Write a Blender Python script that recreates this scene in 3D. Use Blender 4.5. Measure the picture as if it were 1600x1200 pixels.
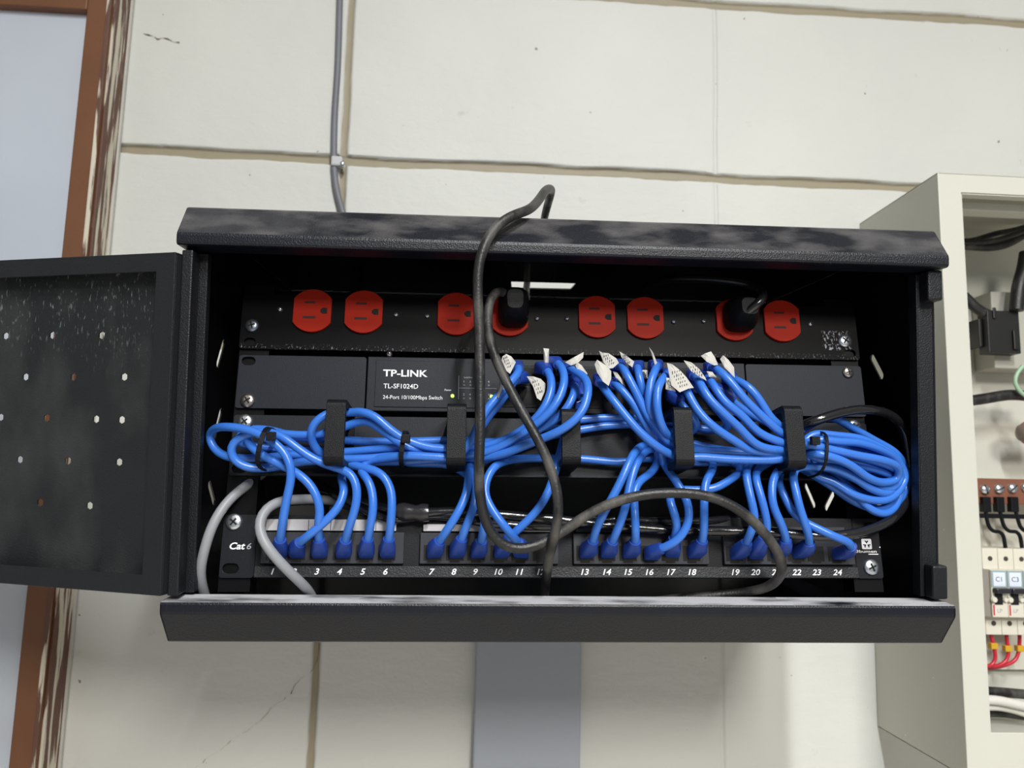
import bpy, bmesh, math, random
from mathutils import Vector as V, Matrix
from mathutils.geometry import tessellate_polygon
random.seed(7)
for o in list(bpy.data.objects): bpy.data.objects.remove(o)
S = bpy.context.scene
COL = S.collection
# ------------------------------------------------------------------ camera
CAM = V((0, -.87, 1.5))
cr = V((0.9977357, -0.06279607, 0.02408578)); cu = V((-0.03201101, -0.12842589, 0.99120234)); cf = V((0.05915037, 0.98972897, 0.13014526))
cd = bpy.data.cameras.new('camera'); co = bpy.data.objects.new('camera', cd); COL.objects.link(co)
cd.sensor_width = 36; cd.lens = 27; cd.clip_start = .01; cd.clip_end = 50
M4 = Matrix((cr, cu, -cf)).transposed().to_4x4(); M4.translation = CAM
co.matrix_world = M4
cd.dof.use_dof = True; cd.dof.focus_distance = .56; cd.dof.aperture_fstop = 9
S.camera = co
# ------------------------------------------------------------------ light
S.view_settings.view_transform = 'Standard'; S.view_settings.look = 'None'
S.view_settings.gamma = 1; S.view_settings.use_curve_mapping = False
S.view_settings.exposure = 0.0
w = bpy.data.worlds.new('world'); S.world = w; w.use_nodes = True
bg = w.node_tree.nodes['Background']; bg.inputs[0].default_value = (.86, .93, 1, 1); bg.inputs[1].default_value = .27
def area(name, loc, tgt, sx, sy, power, col):
    l = bpy.data.lights.new(name, 'AREA'); l.shape = 'RECTANGLE'; l.size = sx; l.size_y = sy; l.energy = power; l.color = col
    o = bpy.data.objects.new(name, l); COL.objects.link(o); o.location = loc
    d = (V(tgt) - V(loc)).normalized(); o.rotation_euler = d.to_track_quat('-Z', 'Y').to_euler(); return o
area('tube_light', (.25, -1.70, 2.74), (.25, -1.70, 0), .05, .7, 45, (.985, 1, .99))
area('room_fill_light', (.7, -3.1, 2.7), (.7, -3.1, 0), .6, 1.2, 132, (1, .96, .885))  # unseen fill lamp, added to lift the shaded wall below the cabinet
# ------------------------------------------------------------------ helpers
OR = V((-0.197859, -0.333547, 1.417752))      # cabinet rim, lower left corner of the opening plane
MR = Matrix(((0.999924, 0.00505, -0.011244), (-0.005805, 0.997662, -0.068098), (0.010874, 0.068158, 0.997615)))
OK = V((-0.170001, -0.304878, 1.444684))      # rack rails
MK = Matrix(((0.999876, 0.002889, -0.015458), (-0.001062, 0.99314, 0.116922), (0.01569, -0.116892, 0.993021)))
def ray(px, py): return cf * 1200 + cr * (px - 800) + cu * (600 - py)
def hit(px, py, o, n):
    r = ray(px, py); return CAM + r * ((o - CAM).dot(n) / r.dot(n))
def RK(px, py, d=0):
    n = MK.col[1]; return hit(px, py, OK - n * d / 1000, n)
def RM(px, py, y=0):
    n = MR.col[1]; return hit(px, py, OR + n * y / 1000, n)
def WY(px, py, y): return hit(px, py, V((0, y, 0)), V((0, 1, 0)))
def rl(px, py, d=0):      # rack-local mm
    q = MK.transposed() @ (RK(px, py, d) - OK); return q * 1000
def frame(o, m):
    t = m.to_4x4(); t.translation = o; return t
FR = frame(OR, MR); FK = frame(OK, MK)

MAT = {}
def mat(name, col, rough=.5, metal=0, bump=0, bs=200, spec=.5, emit=None, var=0, vs=8, coat=0):
    if name in MAT: return MAT[name]
    m = bpy.data.materials.new(name); m.use_nodes = True; nt = m.node_tree; b = nt.nodes['Principled BSDF']
    b.inputs['Base Color'].default_value = (*col, 1); b.inputs['Roughness'].default_value = rough; b.inputs['Metallic'].default_value = metal
    b.inputs['Specular IOR Level'].default_value = spec; b.inputs['Coat Weight'].default_value = coat; b.inputs['Coat Roughness'].default_value = .15
    tc = nt.nodes.new('ShaderNodeTexCoord')
    if emit: b.inputs['Emission Color'].default_value = (*emit[0], 1); b.inputs['Emission Strength'].default_value = emit[1]
    if bump:
        n = nt.nodes.new('ShaderNodeTexNoise'); n.inputs['Scale'].default_value = bs; n.inputs['Detail'].default_value = 3
        k = nt.nodes.new('ShaderNodeBump'); k.inputs['Strength'].default_value = bump; k.inputs['Distance'].default_value = .001
        nt.links.new(tc.outputs['Object'], n.inputs[0]); nt.links.new(n.outputs[0], k.inputs['Height']); nt.links.new(k.outputs[0], b.inputs['Normal'])
    if var:
        n = nt.nodes.new('ShaderNodeTexNoise'); n.inputs['Scale'].default_value = vs; n.inputs['Detail'].default_value = 5
        r = nt.nodes.new('ShaderNodeMix'); r.data_type = 'RGBA'
        r.inputs[6].default_value = (*[c * (1 - var) for c in col], 1); r.inputs[7].default_value = (*[min(1, c * (1 + var)) for c in col], 1)
        nt.links.new(tc.outputs['Object'], n.inputs[0]); nt.links.new(n.outputs[0], r.inputs[0]); nt.links.new(r.outputs[2], b.inputs['Base Color'])
    MAT[name] = m; return m
def nodes(m): return m.node_tree, m.node_tree.nodes, m.node_tree.links, m.node_tree.nodes['Principled BSDF']
def layer(m, col, kind, scale, lo, hi, stretch=(1, 1, 1), updir=None, box=None, off=(0, 0, 0), rough=None):
    """mixes a dust / paint layer of its own colour over the base colour, with a noise-shaped outline"""
    nt, N, L, b = nodes(m)
    tc = N.new('ShaderNodeTexCoord'); mp = N.new('ShaderNodeMapping'); mp.inputs['Scale'].default_value = stretch; mp.inputs['Location'].default_value = off
    L.new(tc.outputs['Object'], mp.inputs[0])
    n = N.new('ShaderNodeTexNoise'); n.inputs['Scale'].default_value = scale; n.inputs['Detail'].default_value = 6; L.new(mp.outputs[0], n.inputs[0])
    r = N.new('ShaderNodeMapRange'); r.inputs[1].default_value = lo; r.inputs[2].default_value = hi; L.new(n.outputs[0], r.inputs[0]); fac = r.outputs[0]
    def mul(a, c):
        q = N.new('ShaderNodeMath'); q.operation = 'MULTIPLY'; L.new(a, q.inputs[0]); L.new(c, q.inputs[1]); return q.outputs[0]
    if updir is not None:
        s = N.new('ShaderNodeSeparateXYZ'); L.new(tc.outputs['Normal'], s.inputs[0])
        r2 = N.new('ShaderNodeMapRange'); r2.inputs[1].default_value = updir[0]; r2.inputs[2].default_value = updir[1]; L.new(s.outputs[2], r2.inputs[0]); fac = mul(fac, r2.outputs[0])
    if box:
        s = N.new('ShaderNodeSeparateXYZ'); L.new(tc.outputs['Object'], s.inputs[0])
        for ax, a, c in box:
            r2 = N.new('ShaderNodeMapRange'); r2.inputs[1].default_value = a; r2.inputs[2].default_value = c; L.new(s.outputs[ax], r2.inputs[0]); fac = mul(fac, r2.outputs[0])
    mx = N.new('ShaderNodeMix'); mx.data_type = 'RGBA'; L.new(fac, mx.inputs[0]); mx.inputs[7].default_value = (*col, 1)
    bc = b.inputs['Base Color']
    if bc.is_linked: L.new(bc.links[0].from_socket, mx.inputs[6])
    else: mx.inputs[6].default_value = bc.default_value
    L.new(mx.outputs[2], bc)
    if rough is not None:
        rx = N.new('ShaderNodeMix'); L.new(fac, rx.inputs[0]); rx.inputs[3].default_value = rough
        ri = b.inputs['Roughness']
        if ri.is_linked: L.new(ri.links[0].from_socket, rx.inputs[2])
        else: rx.inputs[2].default_value = ri.default_value
        L.new(rx.outputs[0], ri)
    return m

class MB:
    def __init__(s, k=.001): s.v = []; s.f = []; s.k = k
    def add(s, vs, fs):
        o = len(s.v); s.v += [V(v) * s.k for v in vs]; s.f += [[i + o for i in f] for f in fs]; return s
    def box(s, x0, x1, y0, y1, z0, z1):
        return s.add([(x, y, z) for z in (z0, z1) for y in (y0, y1) for x in (x0, x1)],
                     [(0, 2, 3, 1), (4, 5, 7, 6), (0, 1, 5, 4), (2, 6, 7, 3), (0, 4, 6, 2), (1, 3, 7, 5)])
    def plate(s, out, holes, fn, t0, t1):
        """outline + holes in 2D, fn(u, v, t) -> 3D; solid between t0 and t1"""
        loops = [[V((a, b, 0)) for a, b in out]] + [[V((a, b, 0)) for a, b in h] for h in holes]
        tri = tessellate_polygon(loops); flat = [p for l in loops for p in l]; n = len(flat)
        vs = [fn(p.x, p.y, t0) for p in flat] + [fn(p.x, p.y, t1) for p in flat]
        fs = [list(t) for t in tri] + [[i + n for i in reversed(t)] for t in tri]
        o = 0
        for l in loops:
            m = len(l)
            for i in range(m): fs.append([o + i, o + (i + 1) % m, n + o + (i + 1) % m, n + o + i])
            o += m
        return s.add(vs, fs)
    def prism(s, poly, x0, x1, ax=0):
        """closed (y,z) polygon pushed along x"""
        return s.plate(poly, [], (lambda a, b, t: (t, a, b)) if ax == 0 else ((lambda a, b, t: (a, t, b)) if ax == 1 else (lambda a, b, t: (a, b, t))), x0, x1)
    def tube(s, pts, r, n=12, cap=True, rad=None):
        pts = [V(p) for p in pts]; m = len(pts); k = s.k
        T = [(pts[min(i + 1, m - 1)] - pts[max(i - 1, 0)]).normalized() for i in range(m)]
        up = V((0, 0, 1)) if abs(T[0].z) < .9 else V((1, 0, 0)); A = T[0].cross(up).normalized(); vs = []
        for i in range(m):
            A = (A - T[i] * A.dot(T[i])).normalized(); B = T[i].cross(A); rr = rad[i] if rad else r
            vs += [pts[i] + (A * math.cos(2 * math.pi * j / n) + B * math.sin(2 * math.pi * j / n)) * rr for j in range(n)]
        fs = [[i * n + j, i * n + (j + 1) % n, (i + 1) * n + (j + 1) % n, (i + 1) * n + j] for i in range(m - 1) for j in range(n)]
        if cap: fs += [list(range(n))[::-1], [(m - 1) * n + j for j in range(n)]]
        return s.add(vs, fs)
    def lathe(s, c, prof, ax=1, n=24, sg=-1):
        """profile (radius, height) turned about the axis through c; height measured toward sg on that axis"""
        vs = []; c = V(c)
        for r, h in prof:
            for j in range(n):
                a = 2 * math.pi * j / n; p = [r * math.cos(a), 0, r * math.sin(a)]; p[1] = sg * h
                if ax == 2: p = [p[0], p[2], p[1]]
                elif ax == 0: p = [p[1], p[0], p[2]]
                vs.append(c + V(p))
        m = len(prof); fs = [[i * n + j, i * n + (j + 1) % n, (i + 1) * n + (j + 1) % n, (i + 1) * n + j] for i in range(m - 1) for j in range(n)]
        fs += [list(range(n))[::-1], [(m - 1) * n + j for j in range(n)]]
        return s.add(vs, fs)
    def build(s, name, m, parent=None, smooth=False, bevel=0, seg=2):
        me = bpy.data.meshes.new(name); me.from_pydata([tuple(v) for v in s.v], [], s.f); me.validate()
        bm = bmesh.new(); bm.from_mesh(me)
        if smooth != 'raw': bmesh.ops.recalc_face_normals(bm, faces=bm.faces)
        bm.to_mesh(me); bm.free()
        o = bpy.data.objects.new(name, me); COL.objects.link(o); me.materials.append(m)
        if smooth:
            for p in me.polygons: p.use_smooth = True
            md = o.modifiers.new('n', 'EDGE_SPLIT'); md.split_angle = math.radians(50)
        if bevel:
            b = o.modifiers.new('b', 'BEVEL'); b.width = bevel / 1000; b.segments = seg; b.limit_method = 'ANGLE'; b.angle_limit = math.radians(25)
            if not smooth: b.harden_normals = False
        if parent: o.parent = parent
        return o
def tag(o, label=None, cat=None, group=None, kind=None):
    if label: o['label'] = label
    if cat: o['category'] = cat
    if group: o['group'] = group
    if kind: o['kind'] = kind
    return o
def thing(name, mtx, label, cat, group=None):
    o = bpy.data.objects.new(name, None); o.empty_display_size = .01; COL.objects.link(o)
    o.matrix_world = mtx; tag(o, label, cat, group); return o
def text(body, x, y, z, size, m, parent, name='lettering', bold=0, shear=0, wide=1, align='LEFT', k=.001):
    """raised print standing in the XZ plane, facing -Y; (x, z) = baseline start in mm; size = cap height mm"""
    c = bpy.data.curves.new(name, 'FONT'); c.body = body; c.size = size / .7; c.extrude = .06; c.offset = bold; c.shear = shear
    c.align_x = align; c.resolution_u = 3
    t = bpy.data.objects.new('t', c); COL.objects.link(t); bpy.context.view_layer.update()
    me = bpy.data.meshes.new_from_object(t.evaluated_get(bpy.context.evaluated_depsgraph_get()))
    bpy.data.objects.remove(t); me.name = name
    for v in me.vertices:
        p = v.co; v.co = V((x + p.x * wide, y - p.z, z + p.y)) * k
    me.materials.clear(); me.materials.append(m)
    o = bpy.data.objects.new(name, me); COL.objects.link(o)
    if parent: o.parent = parent
    return o
def spline(P, step=.003, it=2):
    P = [V(p) for p in P]; Q = [P[0] * 2 - P[1]] + P + [P[-1] * 2 - P[-2]]; out = []
    for i in range(1, len(Q) - 2):
        p0, p1, p2, p3 = Q[i - 1:i + 3]; n = max(2, int((p2 - p1).length / step))
        d = [max(1e-6, (b - a).length ** .5) for a, b in ((p0, p1), (p1, p2), (p2, p3))]
        m1 = (p1 - p0) / d[0] - (p2 - p0) / (d[0] + d[1]) + (p2 - p1) / d[1]
        m2 = (p2 - p1) / d[1] - (p3 - p1) / (d[1] + d[2]) + (p3 - p2) / d[2]
        m1 *= d[1]; m2 *= d[1]
        for j in range(n):
            t = j / n; out.append(p1 * (2 * t**3 - 3 * t**2 + 1) + m1 * (t**3 - 2 * t**2 + t) + p2 * (-2 * t**3 + 3 * t**2) + m2 * (t**3 - t**2))
    out.append(P[-1])
    for _ in range(it): out = [out[0]] + [(out[i - 1] + out[i] * 2 + out[i + 1]) / 4 for i in range(1, len(out) - 1)] + [out[-1]]
    return out

# ------------------------------------------------------------------ materials
def powder(name, col=(.005, .0062, .012), rough=.36, **k): return mat(name, col, rough, 0, .35, 900, .35, var=.15, vs=40, **k)
m_cab = powder('black_powder_coat')
m_lid = powder('black_powder_coat_dusty')
layer(m_lid, (.15, .14, .14), 'n', 26, .44, .66, (1, 2.5, 2.5), (.5, .72), rough=.8)
layer(m_lid, (.10, .10, .105), 'n', 9, .50, .70, (1, 1, 1), (.5, .72), off=(3, 1, 0), rough=.8)
m_llid = powder('black_powder_coat_lower_lid')
layer(m_llid, (.50, .50, .53), 'n', 14, .34, .52, (1, 3, 1), (.8, .98), rough=.9)
m_door = powder('black_powder_coat_door', (.012, .014, .0155), .5)
layer(m_door, (.04, .044, .044), 'n', 22, .45, .8, (1, 1, .6), rough=.7)
layer(m_door, (.16, .18, .18), 'n', 620, .60, .70, (1, 1, .3), box=[(2, .15, .225)])
m_in = mat('black_steel_inside', (.006, .006, .008), .22, 0, .05, 400)
m_rail = mat('black_rail', (.002, .002, .003), .4, spec=.15)
m_pdu = mat('pdu_black', (.0016, .0016, .0024), .45, spec=.10)
layer(m_pdu, (.22, .22, .24), 'n', 800, .57, .68, (1, 1, .6), box=[(2, .1585, .1545)], rough=.9)
layer(m_pdu, (.38, .38, .44), 'n', 560, .52, .62, (1, 1, .6), box=[(0, .4535, .4545), (0, .4775, .4765), (2, .161, .1615), (2, .1775, .177)], rough=.9)
m_red = mat('orange_red_plastic', (.34, .019, .009), .5, spec=.08, var=.06, vs=60)
m_slot = mat('dark_slot', (.035, .004, .003), .7)
m_hole = mat('black_void', (.003, .003, .003), .8)
m_sw = mat('charcoal_steel', (.012, .0145, .021), .5, 0, .12, 1200, spec=.2, var=.08, vs=30)
m_sw2 = mat('charcoal_steel_switch', (.012, .0145, .0205), .5, 0, .12, 1200, spec=.2, var=.08, vs=30)
m_mgr = mat('charcoal_manager', (.012, .014, .0195), .5, 0, .15, 1200, spec=.2, var=.1, vs=30)
m_plas = mat('black_plastic', (.006, .0065, .0085), .42, 0, .3, 1500, spec=.16)
m_pp = mat('patch_panel_black', (.009, .010, .0135), .45, 0, .1, 900, spec=.2)
m_port = mat('patch_port_grey', (.034, .036, .043), .45, spec=.2, var=.15, vs=60)
m_white = mat('white_print', (.80, .80, .84), .6)
m_grey = mat('grey_print', (.35, .36, .40), .6)
m_lab = mat('label_strip', (.46, .45, .47), .35, var=.12, vs=60)
m_zinc = mat('zinc_screw', (.62, .66, .72), .28, .95, .2, 500)
m_nick = mat('nickel_screw', (.50, .45, .42), .22, .95)
m_blue = mat('blue_jacket', (.036, .160, .60), .30, 0, .08, 500, var=.12, vs=30)
m_boot = mat('dark_blue_boot', (.016, .055, .32), .38, var=.12, vs=80)
m_plug = mat('clear_blue_plug', (.02, .05, .22), .25)
m_tag = mat('paper_tag', (.50, .485, .45), .7, var=.1, vs=90)
m_ink = mat('ink', (.03, .03, .05), .7)
m_gcab = mat('grey_jacket', (.27, .28, .305), .45, var=.1, vs=40)
m_pow = mat('black_rubber_dusty', (.012, .012, .013), .42, 0, .3, 600)
layer(m_pow, (.115, .108, .10), 'n', 55, .47, .75, (1, 1, .5), rough=.75)
m_gloss = mat('glossy_black_jacket', (.010, .010, .012), .16, 0, .5, 160, coat=.4)
m_led = mat('green_led', (.4, .9, .1), .4, emit=((.55, 1, .12), 2.2))
m_wood = mat('brown_paint', (.155, .062, .026), .55, 0, .3, 120, var=.22, vs=14)
m_woods = mat('brown_paint_peeling', (.120, .055, .036), .6, 0, .6, 120, var=.25, vs=14)
layer(m_woods, (.62, .57, .47), 'n', 40, .50, .54, (1.5, 3, .22), rough=.8)
m_board = mat('white_laminate', (.50, .54, .62), .32, var=.10, vs=7)
m_enc = mat('cream_enamel', (.58, .58, .52), .38, 0, .1, 300, var=.04, vs=6)
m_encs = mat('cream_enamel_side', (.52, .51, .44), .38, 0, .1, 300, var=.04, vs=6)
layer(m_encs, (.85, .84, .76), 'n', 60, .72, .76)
m_brk = mat('breaker_plastic', (.70, .67, .58), .4, var=.05, vs=60)
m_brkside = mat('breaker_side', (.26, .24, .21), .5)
m_win = mat('breaker_window', (.32, .42, .44), .15)
m_lab2 = mat('breaker_label', (.72, .78, .90), .4)
m_rw = mat('red_wire', (.55, .02, .04), .35)
m_mark = mat('yellow_marker', (.62, .36, .02), .5)
m_cop = mat('brown_busbar', (.20, .075, .045), .45, var=.15, vs=60)
m_gblk = mat('grey_block', (.42, .41, .36), .5)
m_wc = mat('white_jacket', (.72, .70, .66), .4)
m_green = mat('green_wire', (.34, .52, .36), .4)
m_redp = mat('red_plastic', (.55, .01, .02), .35)
m_trunk = mat('grey_trunking', (.34, .37, .43), .5, 0, .3, 60, var=.05, vs=10)
m_wcab = mat('grey_wall_cable', (.16, .165, .19), .5, var=.3, vs=12)
m_clip = mat('clip_grey', (.52, .53, .55), .5)

# ------------------------------------------------------------------ wall
def wallmat():
    m = mat('painted_block', (.66, .645, .585), .55); nt, N, L, b = nodes(m)
    tc = N.new('ShaderNodeTexCoord')
    def noise(sc, det, st=(1, 1, 1)):
        mp = N.new('ShaderNodeMapping'); mp.inputs['Scale'].default_value = st; L.new(tc.outputs['Object'], mp.inputs[0])
        n = N.new('ShaderNodeTexNoise'); n.inputs['Scale'].default_value = sc; n.inputs['Detail'].default_value = det; L.new(mp.outputs[0], n.inputs[0]); return n.outputs[0]
    def ramp(src, lo, hi):
        r = N.new('ShaderNodeMapRange'); r.inputs[1].default_value = lo; r.inputs[2].default_value = hi; L.new(src, r.inputs[0]); return r.outputs[0]
    def mixc(f, a, c):
        x = N.new('ShaderNodeMix'); x.data_type = 'RGBA'; L.new(f, x.inputs[0])
        if isinstance(a, tuple): x.inputs[6].default_value = (*a, 1)
        else: L.new(a, x.inputs[6])
        x.inputs[7].default_value = (*c, 1); return x.outputs[2]
    c = mixc(ramp(noise(5, 4), .3, .7), (.645, .65, .62), (.595, .60, .58))
    c = mixc(ramp(noise(26, 6), .70, .76), c, (.50, .49, .44))
    c = mixc(ramp(noise(90, 2), .745, .77), c, (.22, .22, .21))
    at = N.new('ShaderNodeAttribute'); at.attribute_name = 'joint'
    c = mixc(ramp(at.outputs['Fac'], .35, .8), c, (.31, .27, .19))
    L.new(c, b.inputs['Base Color'])
    bp = N.new('ShaderNodeBump'); bp.inputs['Strength'].default_value = .42; bp.inputs['Distance'].default_value = .0015
    ad = N.new('ShaderNodeMath'); ad.operation = 'ADD'; L.new(noise(22, 5), ad.inputs[0]); L.new(noise(60, 3, (1, 1, 1.6)), ad.inputs[1])
    L.new(ad.outputs[0], bp.inputs['Height']); L.new(bp.outputs[0], b.inputs['Normal'])
    return m
def grid(a, b, fine, step=.012, fs=.0014, fw=.011):
    L = {round(a, 5), round(b, 5)}; x = a
    while x < b: L.add(round(x, 5)); x += step if -1 < x < 1.1 or True else .05
    for f in fine:
        x = f - fw
        while x <= f + fw: L.add(round(x, 5)); x += fs
    o = sorted(L); r = [o[0]]
    for q in o[1:]:
        if q - r[-1] > .0006: r.append(q)
    return r
JZ = [1.2 - .045, 1.42, 1.648, 1.8735, 2.1]; JX = [-.6, -.1525, .2930, .742]
XS = grid(-1.1, 1.3, JX + [-.3525]); ZS = grid(.8, 2.5, JZ)
def nz(x, s): return math.sin(x * s) * .5 + math.sin(x * s * 2.37 + 1.3) * .3 + math.sin(x * s * 5.1 + 4) * .2
def groove(x, z):
    g = 0
    for i, j in enumerate(JZ):
        c = j + .0016 * nz(x, 9 + i); hw = .0048 + .0010 * nz(x, 31 + i)
        d = abs(z - c) + .0006 * nz(x + z * 3, 190); t = max(0, min(1, (hw + .0022 - d) / .0030)); g = max(g, t * t * (3 - 2 * t))
    for i, j in enumerate(JX):
        wd = (.0035, .0040, .0014, .003)[i]; dp = (.8, .8, .38, .8)[i]
        c = j + .0012 * nz(z, 14 + i); d = abs(x - c) + .0004 * nz(z, 150); t = max(0, min(1, (wd + .0016 - d) / .0026)); g = max(g, dp * t * t * (3 - 2 * t))
    return g
mb = MB(1); vs = []; att = []
for z in ZS:
    for x in XS:
        g = groove(x, z); vs.append((x, g * .0050 + .0007 * nz(x * 1.3 + z, 7) * (1 - g), z)); att.append(g)
nx = len(XS); mb.add(vs, [(j * nx + i, j * nx + i + 1, (j + 1) * nx + i + 1, (j + 1) * nx + i) for j in range(len(ZS) - 1) for i in range(nx - 1)])
for a, b_, c, d in ((-3, -1.1, 0, 2.8), (1.3, 3, 0, 2.8), (-1.1, 1.3, 0, .8), (-1.1, 1.3, 2.5, 2.8)):
    mb.add([(a, 0, c), (b_, 0, c), (b_, 0, d), (a, 0, d)], [(0, 1, 2, 3)]); att += [0] * 4
wall = mb.build('wall_back', wallmat(), None, 'raw'); tag(wall, kind='structure')
A = wall.data.attributes.new('joint', 'FLOAT', 'POINT')
for i, a in enumerate(att): A.data[i].value = a
for p in wall.data.polygons: p.use_smooth = True
wall.modifiers.clear()
# hairline crack below the cabinet
cp = [WY(x, y, 0) for x, y in ((499, 1004), (497, 1030), (490, 1045), (478, 1055), (462, 1068), (455, 1084), (444, 1092), (425, 1105), (408, 1125), (392, 1138), (368, 1152), (345, 1172), (322, 1186), (300, 1204))]
vs = []; fs = []
q = []
for i in range(len(cp) - 1):
    for k in range(4): t = k / 4; q.append(cp[i].lerp(cp[i + 1], t) + V((random.uniform(-.0007, .0007), 0, random.uniform(-.0007, .0007))))
for i, p in enumerate(q):
    h = .00038 + .0002 * math.sin(i * 1.7); vs += [(p.x - h, -.0012, p.z - h * .6), (p.x + h, -.0012, p.z + h * .6)]
    if i: fs.append((2 * i - 2, 2 * i - 1, 2 * i + 1, 2 * i))
MB(1).add(vs, fs).build('wall_crack', mat('crack', (.16, .12, .085), .9), wall, 'raw')
cp = [WY(x, y, 0) for x, y in ((224, 52), (232, 55), (240, 58), (247, 61), (254, 60), (262, 62), (272, 65), (281, 67))]; vs = []; fs = []
for i, p in enumerate(cp):
    h = .0001 + .0006 * (i % 2); dz = .0008 * ((i * 7) % 3 - 1); vs += [(p.x, -.0012, p.z - h + dz), (p.x, -.0012, p.z + h + dz)]
    if i: fs.append((2 * i - 2, 2 * i - 1, 2 * i + 1, 2 * i))
MB(1).add(vs, fs).build('wall_crack', MAT['crack'], wall, 'raw')
def slab(name, a, b_, m):
    mb = MB(1).box(a[0], b_[0], a[1], b_[1], a[2], b_[2]); o = mb.build(name, m); tag(o, kind='structure'); return o
slab('floor', (-3, -4, -.05), (3, 0, 0), mat('floor_tile', (.56, .52, .46), .5, var=.1, vs=3))
slab('ceiling', (-3, -4, 2.8), (3, 0, 2.85), mat('ceiling_paint', (.6, .6, .57), .8, var=.04, vs=3))

# ------------------------------------------------------------------ wooden framed panel at left
t = thing('framed_board', Matrix.Translation((-.41, 0, 1.0)), 'pale blue-grey panel in a brown wooden frame with cream paint peeling off its right edge', 'board')
fx0, fx1, fz0, fz1 = -1.1, -.0005, 0, 1.0265     # local metres
mb = MB(1); mb.box(-.0255, -.0006, -.047, -.009, fz0, 1.10); mb.build('frame_stile', m_wood, t, bevel=1.5)
mb = MB(1); mb.box(fx0, -.0255, -.047, -.009, 1.0135, 1.10); mb.build('frame_rail', m_wood, t, bevel=1.5)
# peeling edge : a separate moulding hugging the stile, reaching back to the wall
mb = MB(1); mb.prism([(-.0405, fz0), (-.0405, 1.10), (-.0035, 1.10), (-.0035, fz0)], -.0005, .0022); mb.build('peeling_edge', m_woods, t, bevel=.6)
mb = MB(1); mb.box(-.0040, .0006, -.0485, -.0465, fz0, 1.10); mb.build('peeling_bead', m_woods, t, bevel=.6)
mb = MB(1); mb.box(.0006, .0045, -.0065, -.0006, fz0, 1.10); mb.build('paint_edge', m_tag, t, bevel=1)
mb = MB(1); mb.box(fx0, -.0245, -.036, -.030, fz0, 1.015); mb.build('panel', m_board, t)

# ------------------------------------------------------------------ wall cable, clip and trunking
pts = [WY(x, y, -.007) for x, y in ((533, -60), (531, 0), (528, 100), (523, 180), (522, 250), (524, 285), (529, 310), (538, 340), (548, 380))]
pts += [WY(552, 430, -.012), WY(554, 470, -.022), WY(556, 520, -.040)]
mb = MB(1).tube(spline(pts, .006), .0038); o = mb.build('wall_cable', m_wcab, None, True)
tag(o, 'thin grey cable running straight down the upper wall into the cabinet', 'cable')
p = WY(527, 254, -.007)
t = thing('cable_clip', Matrix.Translation((p.x, 0, p.z)), 'small light grey nail clip holding the thin grey wall cable', 'cable clip')
MB().prism([(-6.5, -6), (-6.5, 6), (6.5, 6), (6.5, -6)], -13, -1, ax=1).build('clip_body', m_clip, t, bevel=2)
MB().lathe((6.5, -7, -3), [(3.2, 0), (3.2, 5), (2.2, 6.2), (.5, 6.5)]).build('clip_nail', m_zinc, t, True)
mb = MB(1).box(.0195, .1335, -.016, -.0008, .7, 1.44); o = mb.build('cable_trunking', m_trunk, None, bevel=2); tag(o, 'flat blue-grey cable trunking strip running down the wall below the cabinet', 'trunking')

# ------------------------------------------------------------------ wall cabinet (local mm, y into the wall)
cab = thing('network_cabinet', FR, 'black wall-mounted network cabinet with its perforated door swung open to the left', 'network cabinet')
def sheet(mb, path, x0, x1, th):
    """bent sheet: open (y,z) path offset inward by th"""
    P = [V((a, b)) for a, b in path]; n = len(P); off = []
    for i in range(n):
        d1 = (P[i] - P[i - 1]).normalized() if i else (P[1] - P[0]).normalized(); d2 = (P[i + 1] - P[i]).normalized() if i < n - 1 else d1
        n1 = V((-d1.y, d1.x)); n2 = V((-d2.y, d2.x)); m = (n1 + n2); m = m / max(.3, m.dot(n1)); off.append(P[i] + m * th)
    return mb.prism([tuple(p) for p in P] + [tuple(p) for p in reversed(off)], x0, x1)
def lid(sgn, name, m):
    Z = (lambda z: z) if sgn > 0 else (lambda z: 240 - z)
    f = lambda L: [(a, Z(b)) for a, b in L]
    mb = MB()
    pr = [(24, 240), (2.2, 240), (.6, 240.6), (0, 242), (0, 246.5), (.5, 248.5), (16.5, 270), (18.5, 271), (22, 271.4), (338, 271.4)]
    pr2 = [(a + (1.2 if 0 else 0), b) for a, b in pr]
    if sgn > 0: holes = True
    # front rim: bent sheet
    rim = pr[:9]
    th = -1.3 if sgn > 0 else 1.3
    sheet(mb, f(rim), 0, 545, th)
    for x0, x1 in ((0, 1.3), (543.7, 545)):
        mb.prism(f([(24, 240), (2.2, 240), (0, 242), (0, 246.5), (.5, 248.5), (16.5, 270), (24, 271.4)]), x0, x1)
    if sgn > 0: hl = [[(242, 252), (309, 252), (308, 287), (245, 290)]]
    else: hl = []
    pl = MB().plate([(0, 22), (545, 22), (545, 338), (0, 338)], hl, lambda a, b, t: (a, b, t), Z(270.1), Z(271.4))
    pl.build('top_panel' if sgn > 0 else 'bottom_panel', m_in, cab)
    return mb.build(name, m, cab, bevel=.5)
lid(1, 'top_lid', m_lid); lid(-1, 'bottom_lid', m_llid)
def slot(p, q, wd=6.5):
    p = V(p); q = V(q); n = 5; r = wd / 2; o = []
    for c, d, s in ((p, (p - q), 1), (q, (q - p), 1)):
        a0 = math.atan2(d.y, d.x) - math.pi / 2
        for i in range(n + 1): a = a0 + math.pi * i / n; o.append((c.x + r * math.cos(a), c.y + r * math.sin(a)))
    return o
def side(x0, x1, slots, name):
    mb = MB(); mb.plate([(19, -30), (338, -30), (338, 270), (19, 270)], [slot(a, b) for a, b in slots], lambda a, b, t: (t, a, b), x0, x1)
    return mb.build(name, m_in, cab)
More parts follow.
